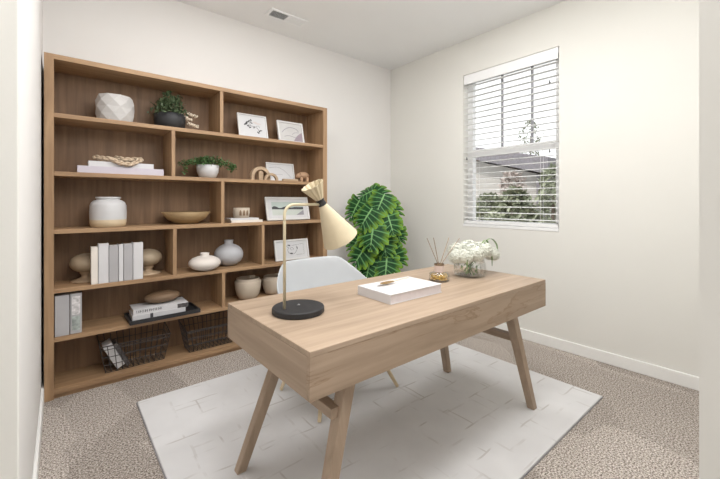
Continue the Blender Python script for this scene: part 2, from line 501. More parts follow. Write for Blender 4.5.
for i in range(NA): bm.faces.new((cen, rings[0][i], rings[0][(i+1) % NA]))
for a, b in zip(rings, rings[1:]):
    for i in range(NA): bm.faces.new((a[i], b[i], b[(i+1) % NA], a[(i+1) % NA]))
sh = obj('seat_shell', bm, M['white'], ch, smooth=True)
md = sh.modifiers.new('thick', 'SOLIDIFY'); md.thickness = .009; md.offset = 0
md = sh.modifiers.new('sub', 'SUBSURF'); md.levels = md.render_levels = 1
for sx in (-1, 1):
    for sy in (-1, 1):
        bm = bmesh.new(); tube(bm, [(sx*.13, sy*.12, .405), (sx*.29+.035, sy*.235 if sy < 0 else .19, .006)], .0165, 14, .010)
        l_ = obj('leg', bm, M['pale_wood'], ch, smooth=False)
bm = bmesh.new()
tube(bm, [(-.20, -.165, .23), (.20, .15, .23)], .003, 8); tube(bm, [(.20, -.165, .236), (-.20, .15, .236)], .003, 8)
for sx in (-1, 1): tube(bm, [(sx*.14, -.125, .40), (sx*.14, .125, .40)], .006, 8)
obj('wire_brace', bm, M['blackm'], ch)

# ------------------------------------------------------------------ desk lamp
lp = thing('desk_lamp', 'cream hourglass-shade desk lamp with a black disc base on the desk', 'lamp', (.726, 1.258, DZ1))
obj('lamp_base', LA([(.098, 0), (.102, .003), (.102, .020), (.099, .024)], 56), M['blackm'], lp, smooth=False, bevel=.001)
bm = bmesh.new()
px, top = -.061, 1.160 - DZ1
path = [(px, 0, .024), (px, 0, top-.045)] + [(px + .04*(1-math.cos(a)), 0, top-.04 + .04*math.sin(a)) for a in [PI/2*k/8 for k in range(1, 9)]] + [(.100, 0, top)]
tube(bm, path, .0058, 14)
obj('lamp_stem', bm, M['lampm'], lp, smooth=True)
obj('switch_button', LA([(.006, 0), (.006, .004), (.004, .005)], 14, off=(.004, .006, .0238)), M['grille_dark'], lp, smooth=True)
neck = Vector((.107, 0, top+.010)); axis = Vector((.105, 0, -.168)).normalized()
def cone(bm, base, d, prof, n=48, pleat=0):
    q = d.to_track_quat('Z', 'Y').to_matrix()
    rr = []
    for r, z in prof:
        rr.append([bm.verts.new(base + q @ Vector((r*(1+(pleat*(r/.05) if i % 2 else 0))*math.cos(2*PI*i/n), r*(1+(pleat*(r/.05) if i % 2 else 0))*math.sin(2*PI*i/n), z))) for i in range(n)])
    for a, b in zip(rr, rr[1:]):
        for i in range(n): bm.faces.new((a[i], a[(i+1) % n], b[(i+1) % n], b[i]))
    return rr
bm = bmesh.new(); cone(bm, neck, axis, [(.015, .008), (.079, .188), (.077, .188), (.013, .010)])
obj('lamp_shade', bm, M['lampc'], lp, smooth=False)
bm = bmesh.new(); cone(bm, neck, -axis, [(.014, .008), (.044, .082), (.042, .082), (.012, .012)], 24, .16)
obj('shade_crown', bm, M['lampc'], lp)
bm = bmesh.new(); r_ = cone(bm, neck - axis*.014, axis, [(.0185, 0), (.016, .013), (.0185, .028)], 28); bm.faces.new(r_[0]); bm.faces.new(r_[-1])
obj('shade_collar', bm, M['blackm'], lp, smooth=False)
bm = bmesh.new(); ellipsoid(bm, neck + axis*.075, (.020, .020, .020)); 
obj('light_bulb', bm, M['ceram_w'], lp, smooth=True)

# ------------------------------------------------------------------ things on the desk
bk = thing('coffee_table_book', 'thick white hardback book lying flat on the desk', 'book', (1.247, 1.204, DZ1), math.radians(-1))
bx, by = .170, .112
bm = bmesh.new(); box(bm, -bx, bx, -by, by, .0, .003); box(bm, -bx, bx, -by, by, .039, .042); box(bm, -bx, -bx+.003, -by, by, .003, .039)
obj('cover', bm, M['paper_w'], bk, bevel=.001)
obj('page_block', B(-bx+.003, bx-.004, -by+.003, by-.003, .003, .039), plain('book_pages', (.66, .61, .62), .8, .04, 60), bk)
bm = bmesh.new()
stroke(bm, [(-.02, -.03), (.03, -.034)], .003); stroke(bm, [(-.02, -.042), (.012, -.045)], .002)
for v in bm.verts: v.co = Vector((v.co.x, v.co.z, .0425))
obj('cover_title', bm, M['paper_g'], bk)
bm = bmesh.new()
tube(bm, curve_pts([(-.02, .018, .009), (.05, .028, .010), (.12, .045, .006)], 5), .0016, 6)
dg = thing('dried_grass_stem', 'tan dried grass stem lying across the white book', 'dried plant', (1.255, 1.225, DZ1+.0425))
obj('stalk', bm, M['pampas'], dg)
bm = bmesh.new()
rnd = random.Random(3)
for k in range(240):
    u = rnd.random(); x = -.105 + .10*u; w = .012*math.sin(PI*min(1, u+.08))+.002
    a = rnd.random()*2*PI; y = .018 + .05*(x+.05)*0 + w*math.cos(a); z = .009 + .5*w*abs(math.sin(a))
    d = Vector((-.012, .005*math.cos(a), .003))
    v = [bm.verts.new(Vector((x, y, z))), bm.verts.new(Vector((x, y, z)) + d + Vector((0, .0014, 0))), bm.verts.new(Vector((x, y, z)) + d*1.1 - Vector((0, .0014, 0)))]
    bm.faces.new(v)
ellipsoid(bm, (-.055, .018, .010), (.050, .009, .006), 12, 8)
obj('seed_head', bm, M['pampas'], dg)

df = thing('reed_diffuser', 'small glass reed diffuser with four sticks beside the white book', 'diffuser', (1.615, 1.262, DZ1))
obj('bottle', LA([(.050, 0), (.055, .003), (.055, .040), (.050, .045), (.026, .046), (.026, .092), (.024, .092), (.024, .044), (.052, .042), (.052, .004), (.001, .004)], 40, cap0=True, cap1=False), M['vglass'], df, smooth=True)
bm = bmesh.new(); rnd = random.Random(5)
for k in range(150):
    a = rnd.random()*2*PI; r = .045*math.sqrt(rnd.random()); z = .008 + rnd.random()*.028
    ellipsoid(bm, (r*math.cos(a), r*math.sin(a), z), (.006, .006, .004), 6, 4)
obj('dried_petals', bm, M['amber'], df)
obj('collar', LA([(.0262, .086), (.0275, .086), (.0275, .094), (.0262, .094)], 32, cap0=False, cap1=False), M['walnut'], df)
obj('neck_label', LA([(.0265, .050), (.0268, .050), (.0268, .085), (.0265, .085)], 32, cap0=False, cap1=False), plain('blush_label', (.62, .50, .45), .7), df)
for dx, dy, tz in ((-.075, .024, .238), (-.012, .030, .236), (.112, .018, .230), (.160, -.020, .226)):
    bm = bmesh.new(); tube(bm, [(-dx*.15, -dy*.15, .012), (dx*.12, dy*.12, .094), (dx, dy, tz)], .0022, 6)
    obj('reed', bm, M['reed'], df)

vs = thing('flower_vase', 'low round glass vase full of white flowers at the right of the desk', 'vase', (1.862, 1.232, DZ1))
obj('vase_glass', LA([(.060, 0), (.086, .006), (.094, .03), (.090, .075), (.082, .098), (.080, .098), (.088, .074), (.091, .03), (.084, .009), (.001, .008)], 48, cap1=False), M['vglass'], vs, smooth=True)
rnd = random.Random(11)
def blossom(c, R, n=230):
    bm = bmesh.new()
    for k in range(n):
        z = 1 - 1.75*(k+.5)/n; a = k*2.39996
        r = math.sqrt(max(0, 1-z*z)); nrm = Vector((r*math.cos(a), r*math.sin(a), z))
        nrm = (nrm + Vector((rnd.uniform(-.12, .12),)*3)).normalized()
        p = Vector(c) + nrm*R*rnd.uniform(.88, 1.06)
        q = nrm.to_track_quat('Z', 'Y').to_matrix() @ Matrix.Rotation(rnd.random()*PI, 3, 'Z')
        s = R*.19
        for m_ in range(4):
            b = Matrix.Rotation(m_*PI/2, 3, 'Z')
            pts = [(0, 0, 0), (s*.5, -s*.42, .15*s), (s, 0, .35*s), (s*.5, s*.42, .15*s)]
            bm.faces.new([bm.verts.new(p + q @ (b @ Vector(t))) for t in pts])
    ellipsoid(bm, c, (R*.86,)*3, 14, 10)
    return bm
for c, R in (((-.098, .025, .118), .042), ((-.075, -.02, .122), .044), ((-.01, -.045, .135), .050), ((.04, .035, .150), .054), ((.085, -.04, .145), .050), ((.135, .02, .135), .050), ((.190, -.035, .112), .042), ((-.055, .055, .145), .046)):
    fl = obj('flower_head', blossom(c, R), M['petal'], vs)
for c in ((-.085, .02), (-.03, -.045), (.03, .035), (.075, -.04), (.125, .02), (-.045, .055)):
    bm = bmesh.new()
    d = Vector((c[0], c[1])); 
    tube(bm, curve_pts([(-c[0]*.35, -c[1]*.35, .012), (c[0]*.25, c[1]*.25, .07), (c[0]*.8, c[1]*.8, .125)], 5), .0024, 6)
    obj('stem', bm, M['leaf_v'], vs)
def scatter_leaves(bm, pts, size, rnd, aspect=.45, up=.4):
    for p in pts:
        d = Vector((rnd.uniform(-1, 1), rnd.uniform(-1, 1), rnd.uniform(-up, up))).normalized()
        s = d.cross(Vector((rnd.uniform(-.4, .4), rnd.uniform(-.4, .4), 1))).normalized()
        L = size*rnd.uniform(.7, 1.25); p = Vector(p); w = L*aspect*.5
        n = s.cross(d)*L*.12
        v = [bm.verts.new(q) for q in (p, p+d*L*.45+s*w+n, p+d*L, p+d*L*.45-s*w+n)]
        c_ = bm.verts.new(p+d*L*.5)
        for i in range(4): bm.faces.new((v[i], v[(i+1) % 4], c_))
bm = bmesh.new(); pts = []
for k in range(60):
    a = rnd.random()*2*PI; r = .06*rnd.random()
    pts.append((r*math.cos(a), r*math.sin(a), .02 + rnd.random()*.085))
scatter_leaves(bm, pts, .024, rnd, .5, 1)
obj('greenery', bm, M['leaf_v'], vs)
for k, (x, y, z) in enumerate(((.135, -.06, .06), (.21, -.05, .115), (-.10, -.05, .05))):
    bm = bmesh.new()
    cp = curve_pts([(x*.2, y*.2, .10), (x*.65, y*.8, .21 if k < 2 else .12), (x, y, z+.06), (x*1.03, y*1.05, z-.01)], 8)
    for i, (p, q) in enumerate(zip(cp, cp[1:])):
        w = .0055*math.sin(PI*(i+.5)/len(cp))+.001
        v = [bm.verts.new(t) for t in (p+Vector((0, w, 0)), p-Vector((0, w, 0)), q-Vector((0, w, 0)), q+Vector((0, w, 0)))]
        bm.faces.new(v)
    bm_o = obj('grass_blade', bm, M['leaf_v'], vs)

# ------------------------------------------------------------------ shelf row 1
Z = S[5] + .0005
rnd = random.Random(2)
fp = thing('faceted_pot', 'pale grey faceted ceramic pot on the top shelf at far left', 'pot', (.284, 2.905, Z))
bm = bmesh.new()
rr = []
NF = 9
for j, (r, z) in enumerate(((.098, 0), (.108, .045), (.110, .090), (.109, .130), (.098, .170))):
    off = (j % 2)*PI/NF
    rr.append([bm.verts.new((r*math.cos(2*PI*i/NF+off), r*math.sin(2*PI*i/NF+off), z)) for i in range(NF)])
for j, (a, b) in enumerate(zip(rr, rr[1:])):
    for i in range(NF):
        i2 = (i+1) % NF
        if j % 2 == 0: bm.faces.new((a[i], a[i2], b[i])); bm.faces.new((a[i2], b[i2], b[i]))
        else: bm.faces.new((a[i], b[i2], b[i])); bm.faces.new((a[i], a[i2], b[i2]))
bm.faces.new(rr[0][::-1])
ins = [bm.verts.new((v.co.x*.9, v.co.y*.9, .166)) for v in rr[-1]]; bot = [bm.verts.new((v.co.x*.8, v.co.y*.8, .03)) for v in rr[-1]]
for i in range(NF):
    i2 = (i+1) % NF; bm.faces.new((rr[-1][i], rr[-1][i2], ins[i2], ins[i])); bm.faces.new((ins[i], ins[i2], bot[i2], bot[i]))
bm.faces.new(bot)
obj('pot_body', bm, M['ceram_facet'], fp)

pp = thing('potted_succulent', 'bushy green plant in a black pot on the top shelf beside the divider', 'plant', (.620, 2.93, Z))
obj('pot', LA([(.085, 0), (.098, .006), (.104, .06), (.102, .108), (.097, .108), (.096, .095), (.001, .095)], 40, cap1=False), M['planter'], pp, smooth=True)
obj('soil', LA([(.093, .085), (.093, .098)], 24), M['soil'], pp)
bm = bmesh.new(); pts = []
for k in range(520):
    a = rnd.random()*2*PI; z = rnd.random()
    r = .105*math.sqrt(1-z*z*.8)*rnd.uniform(.55, 1)
    pts.append((r*math.cos(a)*(1+.25*math.sin(7*a)) -.012 + .02*z, r*math.sin(a), .105 + z*(.13 + .035*math.sin(3*a+1))))
scatter_leaves(bm, pts, .030, rnd, .7, 1)
obj('foliage', bm, M['leaf_d'], pp)
bm = bmesh.new(); pts = []
for arm in ((.16, -.03, .118), (.165, -.045, .040), (.12, -.05, .085)):
    tube(bm, curve_pts([(.06, -.02, .12), (arm[0]*.75, arm[1], arm[2]+.02), arm], 5), .0015, 5)
    for k in range(44):
        f_ = rnd.uniform(-.055, .02); pts.append((arm[0]+f_, arm[1]+rnd.uniform(-.012, .012), arm[2]-f_*.25+rnd.uniform(-.010, .010)))
for p in pts: ellipsoid(bm, p, (.006, .006, .005), 6, 4)
obj('trailing_flowers', bm, M['petal2'], pp)

def picture(name, label, x0, x1, ybot, h, z, lean, draw, mat_border=.0, fr=.012, rz=0, pic=None):
    w = x1 - x0
    t = thing(name, label, 'picture', ((x0+x1)/2, ybot, z+.0035), rz)
    t.rotation_euler = (-math.radians(lean), 0, rz)
    bm = bmesh.new()
    for a in ((-w/2, w/2, 0, fr), (-w/2, w/2, h-fr, h), (-w/2, -w/2+fr, fr, h-fr), (w/2-fr, w/2, fr, h-fr)):
        box(bm, a[0], a[1], -.008, .010, a[2], a[3])
    obj('frame', bm, M['frame_w'], t, bevel=.001)
    p = obj('print', B(-w/2+fr, w/2-fr, 0, .008, fr, h-fr), pic or M['mat_w'], t)
    for nm, fn, mt in draw:
        bm = bmesh.new(); fn(bm, w - 2*fr, h - 2*fr)
        for v in bm.verts: v.co += Vector((0, -.0016, h/2))
        obj(nm, bm, mt, p)
    return t

def blobs(bm, items):
    for x, z, rx, rz_, an in items:
        n = 10
        flatpoly(bm, [(x + rx*math.cos(2*PI*i/n)*math.cos(an) - rz_*math.sin(2*PI*i/n)*math.sin(an), z + rx*math.cos(2*PI*i/n)*math.sin(an) + rz_*math.sin(2*PI*i/n)*math.cos(an)) for i in range(n)])
def sprig(bm, w, h):
    stroke(bm, curve_pts([(.055, -.055), (.045, -.02), (.02, -.002), (-.02, .005), (-.05, .02)], 6), .0028)
    stroke(bm, curve_pts([(.02, -.002), (.05, .012), (.06, -.005)], 6), .0022)
    stroke(bm, curve_pts([(-.02, .005), (-.025, .03), (-.01, .05)], 6), .0022)
    blobs(bm, [(-.055, .022, .016, .008, 1.1), (-.045, .035, .012, .006, .2), (-.068, .012, .010, .006, .6), (-.03, .045, .013, .006, .9), (-.012, .055, .011, .006, 1.8), (-.01, .03, .011, .005, -.4), (-.04, 0, .013, .006, -.3), (-.025, -.012, .012, .005, .5), (.01, -.008, .010, .005, 1.2), (.058, -.035, .014, .005, .9), (.042, -.05, .012, .006, -.8), (.07, -.03, .012, .004, .2)])
def blush(bm, w, h): blobs(bm, [(.045, .03, .03, .008, -.1), (.02, .04, .02, .006, .1)])
picture('framed_print', 'white framed ink sprig print leaning on the top shelf', 1.124, 1.378, 2.900, .212, Z, 14, [('sprig_drawing', sprig, M['ink']), ('blush_wash', blush, M['blush'])], fr=.010)
def hills(bm, w, h):
    stroke(bm, curve_pts([(-.09, -.01), (-.06, .02), (-.01, .045), (.05, .04), (.08, .015)], 6), .006)
    stroke(bm, curve_pts([(-.07, -.045), (-.02, -.035), (.03, -.045), (.09, -.06)], 6), .0045)
    stroke(bm, curve_pts([(.01, -.02), (.04, .0), (.085, .005)], 6), .004)
def hillpatch(bm, w, h):
    flatpoly(bm, [(.02, -h/2), (.045, -.045), (.07, -.02), (w/2, .01), (w/2, -h/2)])
picture('framed_print', 'white framed abstract landscape sketch at the right end of the top shelf', 1.480, 1.738, 2.900, .200, Z, 14, [('line_drawing', hills, M['inkg']), ('mauve_wash', hillpatch, M['mauve'])], fr=.016, pic=plain('pale_grey_print', (.55, .54, .53), .6))

# ------------------------------------------------------------------ shelf row 2
Z = S[4] + .0005
def book_flat(label, x0, x1, y0, y1, z, h, mt, grp='books laid flat on the second shelf'):
    t = thing('book', label, 'book', ((x0+x1)/2, (y0+y1)/2, z), 0, grp)
    w, d = (x1-x0)/2, (y1-y0)/2
    bm = bmesh.new(); box(bm, -w, w, -d, d, 0, .003); box(bm, -w, w, -d, d, h-.003, h); box(bm, -w, w, -d, -d+.003, .003, h-.003)
    obj('cover', bm, mt, t)
    obj('page_block', B(-w+.004, w-.004, -d+.003, d-.004, .003, h-.003), M['paper_c'], t)
    return t
book_flat('wide lilac-grey book, the lower of two laid flat on the second shelf', .082, .558, 2.825, 3.03, Z, .044, M['paper_l'])
book_flat('white book laid on top of the lilac-grey book on the second shelf', .138, .500, 2.845, 3.02, Z+.0445, .034, M['paper_w'])
cn = thing('wooden_bead_chain', 'knotted chain of pale wooden links draped over the white book', 'ornament', (.315, 2.89, Z+.079))
cp = curve_pts([(-.135, .02, .030), (-.10, -.02, .022), (-.055, -.052, .012), (-.01, -.066, -.006), (.045, -.068, -.012), (.09, -.045, .012), (.115, .0, .030), (.08, .04, .034), (.03, .05, .026), (-.02, .03, .034), (.02, -.01, .024), (.07, -.01, .026)], 3)
for i, p in enumerate(cp):
    if i >= len(cp)-1: break
    d = (cp[i+1] - p).normalized()
    bm = bmesh.new()
    q = d.to_track_quat('X', 'Z').to_matrix().to_4x4() @ Matrix.Rotation((i % 2)*PI/2 + .4, 4, 'X')
    ring = []
    for k in range(12):
        a = 2*PI*k/12; c0 = Vector((.017*math.cos(a), .011*math.sin(a), 0)); nn = Vector((math.cos(a), math.sin(a), 0))
        ring.append([bm.verts.new(q @ (c0 + (nn*math.cos(b)+Vector((0, 0, math.sin(b))))*.0075)) for b in (0, 1.26, 2.51, 3.77, 5.03)])
    for k in range(12):
        A, C_ = ring[k], ring[(k+1) % 12]
        for m_ in range(5): bm.faces.new((A[m_], A[(m_+1) % 5], C_[(m_+1) % 5], C_[m_]))
    obj('chain_link', bm, M['chain'], cn, smooth=True, loc=(p.x, p.y, (max(p.z, .0185) if p.y > -.055 else p.z)))

tp = thing('trailing_plant', 'green trailing plant in a white bowl on the second shelf', 'plant', (.885, 2.925, Z))
obj('bowl', LA([(.045, 0), (.062, .012), (.078, .05), (.083, .102), (.079, .102), (.074, .06), (.001, .055)], 40, cap1=False), M['ceram_w'], tp, smooth=True)
obj('soil', LA([(.075, .07), (.075, .090)], 24), M['soil'], tp)
bm = bmesh.new(); pts = []
for k in range(620):
    x = rnd.gauss(0, .095); x = max(-.19, min(.19, x)); y = rnd.uniform(-.09, .08)
    z = .118 + .050*(1-abs(x)/.25)*rnd.uniform(-.3, 1) - max(0, abs(x)-.08)*.35*rnd.random()
    pts.append((x, y, z))
for k in range(26): pts.append((-.185+rnd.uniform(-.008, .008), -.06+rnd.uniform(-.01, .01), .03+.09*k/26))
for k in range(70): pts.append((.17+rnd.uniform(-.03, .025), -.05+rnd.uniform(-.03, .03), .065+.06*rnd.random()))
scatter_leaves(bm, pts, .026, rnd, .6, .6)
obj('foliage', bm, M['leaf'], tp)
bm = bmesh.new()
for e in ((-.185, -.06, .04), (.18, -.05, .08), (.14, .03, .11), (-.13, .02, .11), (0, -.09, .09)):
    tube(bm, curve_pts([(e[0]*.2, e[1]*.2, .08), (e[0]*.7, e[1]*.8, .125), e], 5), .0014, 5)
obj('stem', bm, M['stem'], tp)

def arch_bm(R, r, d, n=20, a1=PI, x=0, y=0):
    bm = bmesh.new(); prev = None; first = None
    for k in range(n+1):
        a = a1*k/n
        v = [bm.verts.new((x + rr_*math.cos(a), y + yy, rr_*math.sin(a))) for rr_ in (r, R) for yy in (-d/2, d/2)]
        if prev:
            for p, q in ((0, 1), (1, 3), (3, 2), (2, 0)): bm.faces.new((prev[p], prev[q], v[q], v[p]))
        else: bm.faces.new((v[0], v[1], v[3], v[2]))
        prev = v
    bm.faces.new((prev[0], prev[2], prev[3], prev[1])); return bm
def legs_to_arch(bm, h):
    for v in bm.verts: v.co.z += h
ar = thing('wooden_arch_ornament', 'pale wooden rainbow arch ornament beside the trailing plant', 'ornament', (1.298, 2.885, Z))
bm = arch_bm(.085, .058, .045); bm.verts.ensure_lookup_table()
for v in bm.verts: v.co.z = v.co.z + .030
box(bm, .058, .085, -.0225, .0225, 0, .030); box(bm, -.085, -.058, -.0225, .0225, 0, .030)
obj('arch', bm, M['light_turned'], ar, bevel=.003)
bm = bmesh.new(); box(bm, -.019, .019, -.02, .02, 0, .060)
b2 = arch_bm(.019, .0005, .04)
for v in b2.verts: v.co.z += .060
me_ = bpy.data.meshes.new('tmp'); b2.to_mesh(me_); b2.free(); bm.from_mesh(me_); bpy.data.meshes.remove(me_)
obj('inner_block', bm, M['light_turned'], ar, bevel=.002)
ar2 = thing('wooden_arc_ornament', 'small curved wooden piece resting in front of the right foot of the arch', 'ornament', (1.375, 2.838, Z))
obj('arc', arch_bm(.062, .042, .028), M['light_turned'], ar2, bevel=.002)
ar3 = thing('wooden_bar_ornament', 'low flat wooden bar lying before the small frame on the second shelf', 'ornament', (1.562, 2.85, Z))
obj('bar', B(-.075, .075, -.015, .015, 0, .020), M['light_turned'], ar3, bevel=.006)
def lines3(bm, w, h):
    stroke(bm, curve_pts([(-.11, .035), (-.03, .045), (.04, .015), (.1, -.045)], 6), .0028)
    stroke(bm, [(-.10, -.02), (.02, -.022)], .002)
picture('framed_print', 'small white framed line sketch behind the wooden ornaments', 1.395, 1.668, 2.955, .168, Z, 12, [('line_drawing', lines3, M['inkg'])], fr=.011)
el = thing('animal_figurine', 'small round brown wooden animal figurine at the right end of the second shelf', 'figurine', (1.712, 2.89, Z))
bm = bmesh.new()
ellipsoid(bm, (.006, 0, .060), (.056, .036, .034), 28, 18)
ellipsoid(bm, (-.046, -.004, .054), (.026, .022, .024), 20, 14)
ellipsoid(bm, (-.066, -.006, .046), (.012, .011, .011), 14, 10)
ellipsoid(bm, (.060, 0, .066), (.008, .006, .006), 10, 8)
for lx in (.036, -.024):
    for ly in (.018, -.018): lathe(bm, [(.014, 0), (.015, .004), (.016, .045)], 18, off=(lx, ly, 0))
obj('figurine_body', bm, M['figure'], el, smooth=True)
for ly in (-.022, .014): 
    bm = bmesh.new(); ellipsoid(bm, (-.036, ly, .074), (.006, .007, .008), 10, 8); obj('ear', bm, M['figure'], el, smooth=True)

# ------------------------------------------------------------------ shelf row 3
Z = S[3] + .0005
jr = thing('ceramic_jar', 'large white ceramic jar with a cream band round its foot', 'jar', (.248, 2.925, Z))
prof = [(.104, 0), (.112, .004), (.119, .03), (.119, .048)]
obj('foot_band', LA(prof, 48, sx=.86, sy=.86, cap1=False), plain('cream_glaze', (.66, .53, .36), .5), jr, smooth=True)
obj('jar_body', LA([(.119, .048), (.120, .09), (.118, .14), (.108, .162), (.090, .174), (.076, .178), (.074, .184), (.082, .188), (.082, .197), (.074, .197), (.068, .178), (.108, .13), (.108, .05)], 48, sx=.86, sy=.86, cap0=False, cap1=True), M['ceram_w'], jr, smooth=True)
bw = thing('wooden_bowl', 'wide shallow wooden bowl in the middle of the third shelf', 'bowl', (.735, 2.935, Z))
obj('bowl_body', LA([(.055, 0), (.075, .004), (.13, .035), (.172, .088), (.168, .090), (.12, .042), (.06, .012), (.001, .010)], 56, sy=.78, cap1=False), M['bowl_wood'], bw, smooth=True)
x_ = 1.155
for lb, x0, x1, y0, y1, zz, h, mt in (('thin cream booklet, lower of two under the carved cup', 1.035, 1.292, 2.822, 2.985, 0, .018, M['paper_c']), ('thin white booklet directly under the carved cup', 1.030, 1.262, 2.830, 2.975, .0185, .015, M['paper_w'])):
    book_flat(lb, x0, x1, y0, y1, Z+zz, h, mt, 'thin booklets under the carved cup')
cu = thing('carved_cup', 'small sand-coloured cup with carved cut-outs on thin booklets', 'cup', (1.145, 2.905, Z+.034))
obj('cup_body', LA([(.054, 0), (.060, .003), (.066, .045), (.064, .082), (.060, .082), (.060, .05), (.05, .008), (.001, .007)], 40, cap1=False), M['ceram_sand'], cu, smooth=True)
for k in range(3):
    a0 = -2.05 + k*.42
    bm = bmesh.new(); pr = None
    for j in range(7):
        a = a0 + .13*math.cos(PI*j/6); z = .035 + .030*math.sin(PI*j/6)
        v = [bm.verts.new((rr_*math.cos(a), rr_*math.sin(a), zz)) for rr_ in (.0668,) for zz in (.020, z)]
        if pr: bm.faces.new((pr[0], v[0], v[1], pr[1]))
        pr = v
    obj('carved_arch', bm, M['walnut'], cu)
def treeline(bm, w, h):
    n = 14; L = [(-w/2+.040 + (w-.08)*i/n, .012 + .012*math.sin(i*1.3)*(1-i/n)) for i in range(n+1)]
    flatpoly(bm, [(-w/2+.040, -.006)] + L[:] + [(w/2-.040, -.010)])
def shore(bm, w, h): flatpoly(bm, [(w/2-.12, -h/2+.028), (w/2-.040, -.015), (w/2-.040, -h/2+.028)])
def field(bm, w, h):
    flatpoly(bm, [(-w/2+.040, -h/2+.028), (-w/2+.040, -.004), (w/2-.040, -.004), (w/2-.040, -h/2+.028)])
    for v in bm.verts: v.co.y += .0010
def skyq(bm, w, h):
    flatpoly(bm, [(-w/2+.040, -.004), (-w/2+.040, h/2-.028), (w/2-.040, h/2-.028), (w/2-.040, -.004)])
    for v in bm.verts: v.co.y += .0010
picture('framed_photograph', 'wide white framed landscape photograph with dark treeline on the third shelf', 1.370, 1.795, 2.900, .210, Z, 15, [('sky', skyq, M['landsky']), ('field', field, M['landland']), ('treeline', treeline, M['ink']), ('dark_shore', shore, M['inkg'])], fr=.016)

# ------------------------------------------------------------------ shelf row 4
Z = S[2] + .0005
OL = dict(u=24, v=16)
for x, lb in ((.136, 'tan stone orb on a flared foot, left of the upright books'), (.486, 'tan stone orb on a flared foot, right of the upright books')):
    t = thing('stone_orb', lb, 'ornament', (x, 2.982, Z), 0, 'orbs flanking the upright books')
    bm = bmesh.new(); ellipsoid(bm, (0, 0, .118), (.092, .092, .062), 32, 20); obj('orb', bm, M['stone_orb'], t, smooth=True)
    obj('foot', LA([(.086, 0), (.088, .006), (.06, .014), (.032, .026), (.028, .040), (.038, .050), (.036, .064)], 36), M['light_turned'], t, smooth=True)
xs = [.150, .187, .243, .294, .322, .375, .434]
hs = [.235, .252, .238, .240, .242, .246]
mts = ['paper_c', 'paper_w', 'paper_g', 'paper_w', 'paper_g', 'paper_w']
lbs = ['thin cream upright book, leftmost of the row on the fourth shelf', 'thick white upright book, tallest of the row on the fourth shelf', 'grey upright book just right of the tallest white one', 'thin white upright book between two grey ones', 'grey upright book just left of the last white one', 'white upright book at the right end of the row on the fourth shelf']
def book_up(label, x0, x1, y0, y1, z, h, mt, grp):
    t = thing('book', label, 'book', ((x0+x1)/2, (y0+y1)/2, z), 0, grp)
    w, d = (x1-x0)/2, (y1-y0)/2
    bm = bmesh.new(); box(bm, -w, -w+.0025, -d, d, 0, h); box(bm, w-.0025, w, -d, d, 0, h); box(bm, -w+.0025, w-.0025, -d, -d+.0025, 0, h)
    obj('cover', bm, mt, t, bevel=.0008)
    obj('page_block', B(-w+.0025, w-.0025, -d+.0025, d-.004, .003, h-.004), M['paper_c'], t)
    return t
for i in range(6):
    book_up(lbs[i], xs[i], xs[i+1]-.003, 2.812, 2.888, Z, hs[i], M[mts[i]], 'upright books on the fourth shelf')
pv = thing('pebble_vase', 'squat cream vase with a small mouth in front of the grey one', 'vase', (.845, 2.865, Z))
def vaseprof(R, H, nr, nh, sq=1.0):
    pts = []; Hb = H - nh
    for k in range(15):
        a = -PI/2*.80 + (PI/2*.80 + PI/2*.90)*k/14
        pts.append((R*math.cos(a)**sq if math.cos(a) > 0 else 0.001, Hb/2 + Hb/2*math.sin(a)/math.sin(PI/2*.80 if a < 0 else PI/2)))
    pts = [(max(r, nr*.92), z) for r, z in pts]
    zt = pts[-1][1]
    pts += [(nr*.88, zt+nh*.35), (nr, zt+nh), (nr*.85, zt+nh), (nr*.7, zt), (nr*.7, zt-.02)]
    return pts
obj('vase_body', LA(vaseprof(.114, .132, .034, .020), 48), M['ceram_pebble'], pv, smooth=True)
gv = thing('round_vase', 'round grey ceramic vase standing behind the squat cream one', 'vase', (1.062, 2.962, Z))
obj('vase_body', LA(vaseprof(.113, .208, .036, .030), 48), M['ceram_grey'], gv, smooth=True)
def face_sketch(bm, w, h):
    stroke(bm, curve_pts([(-.035, .045), (-.05, .03), (-.03, .015), (-.045, 0), (-.03, -.03), (.0, -.04), (.03, -.03), (.05, .0), (.045, .03)], 6), .0026)
    stroke(bm, curve_pts([(-.02, .01), (0, .02), (.015, .005), (-.005, -.005), (-.02, .01)], 6), .002)
    blobs(bm, [(-.025, .038, .012, .006, -.3), (-.01, -.033, .016, .005, -.1), (.052, .012, .005, .012, .1)])
    a, b = w/2-.035, h/2-.028
    stroke(bm, [(.0, b-.012), (a, b), (a, -b), (.04, -b)], .0018)
picture('framed_print', 'white framed ink face sketch on the fourth shelf behind the lamp stem', 1.430, 1.765, 2.862, .180, Z, 12, [('face_drawing', face_sketch, M['ink'])], fr=.014)

# ------------------------------------------------------------------ shelf row 5
Z = S[1] + .0005
mf = thing('binder', 'plain grey upright binder in the left corner above the bottom shelf', 'binder', (.010, 2.90, Z))
obj('binder_case', B(-.034, .034, -.085, .085, 0, .243), M['paper_g'], mf, bevel=.002)
m2 = book_up('upright book with a framed photo spine, right of the grey binder', .048, .104, 2.822, 2.96, Z, .245, M['paper_g'], 'upright volumes in the lower left corner')
mf['group'] = 'upright volumes in the lower left corner'
bm = bmesh.new(); box(bm, -.020, .020, -.0705, -.0690, .075+.04, .228)
obj('spine_photo', bm, plain('pale_spine_photo', (.62, .60, .60), .5, .3, 60), m2)
bm = bmesh.new(); box(bm, -.020, .020, -.0705, -.0690, .02, .105)
obj('spine_photo', bm, plain('grey_green_spine_photo', (.34, .38, .36), .5, .4, 40), m2)

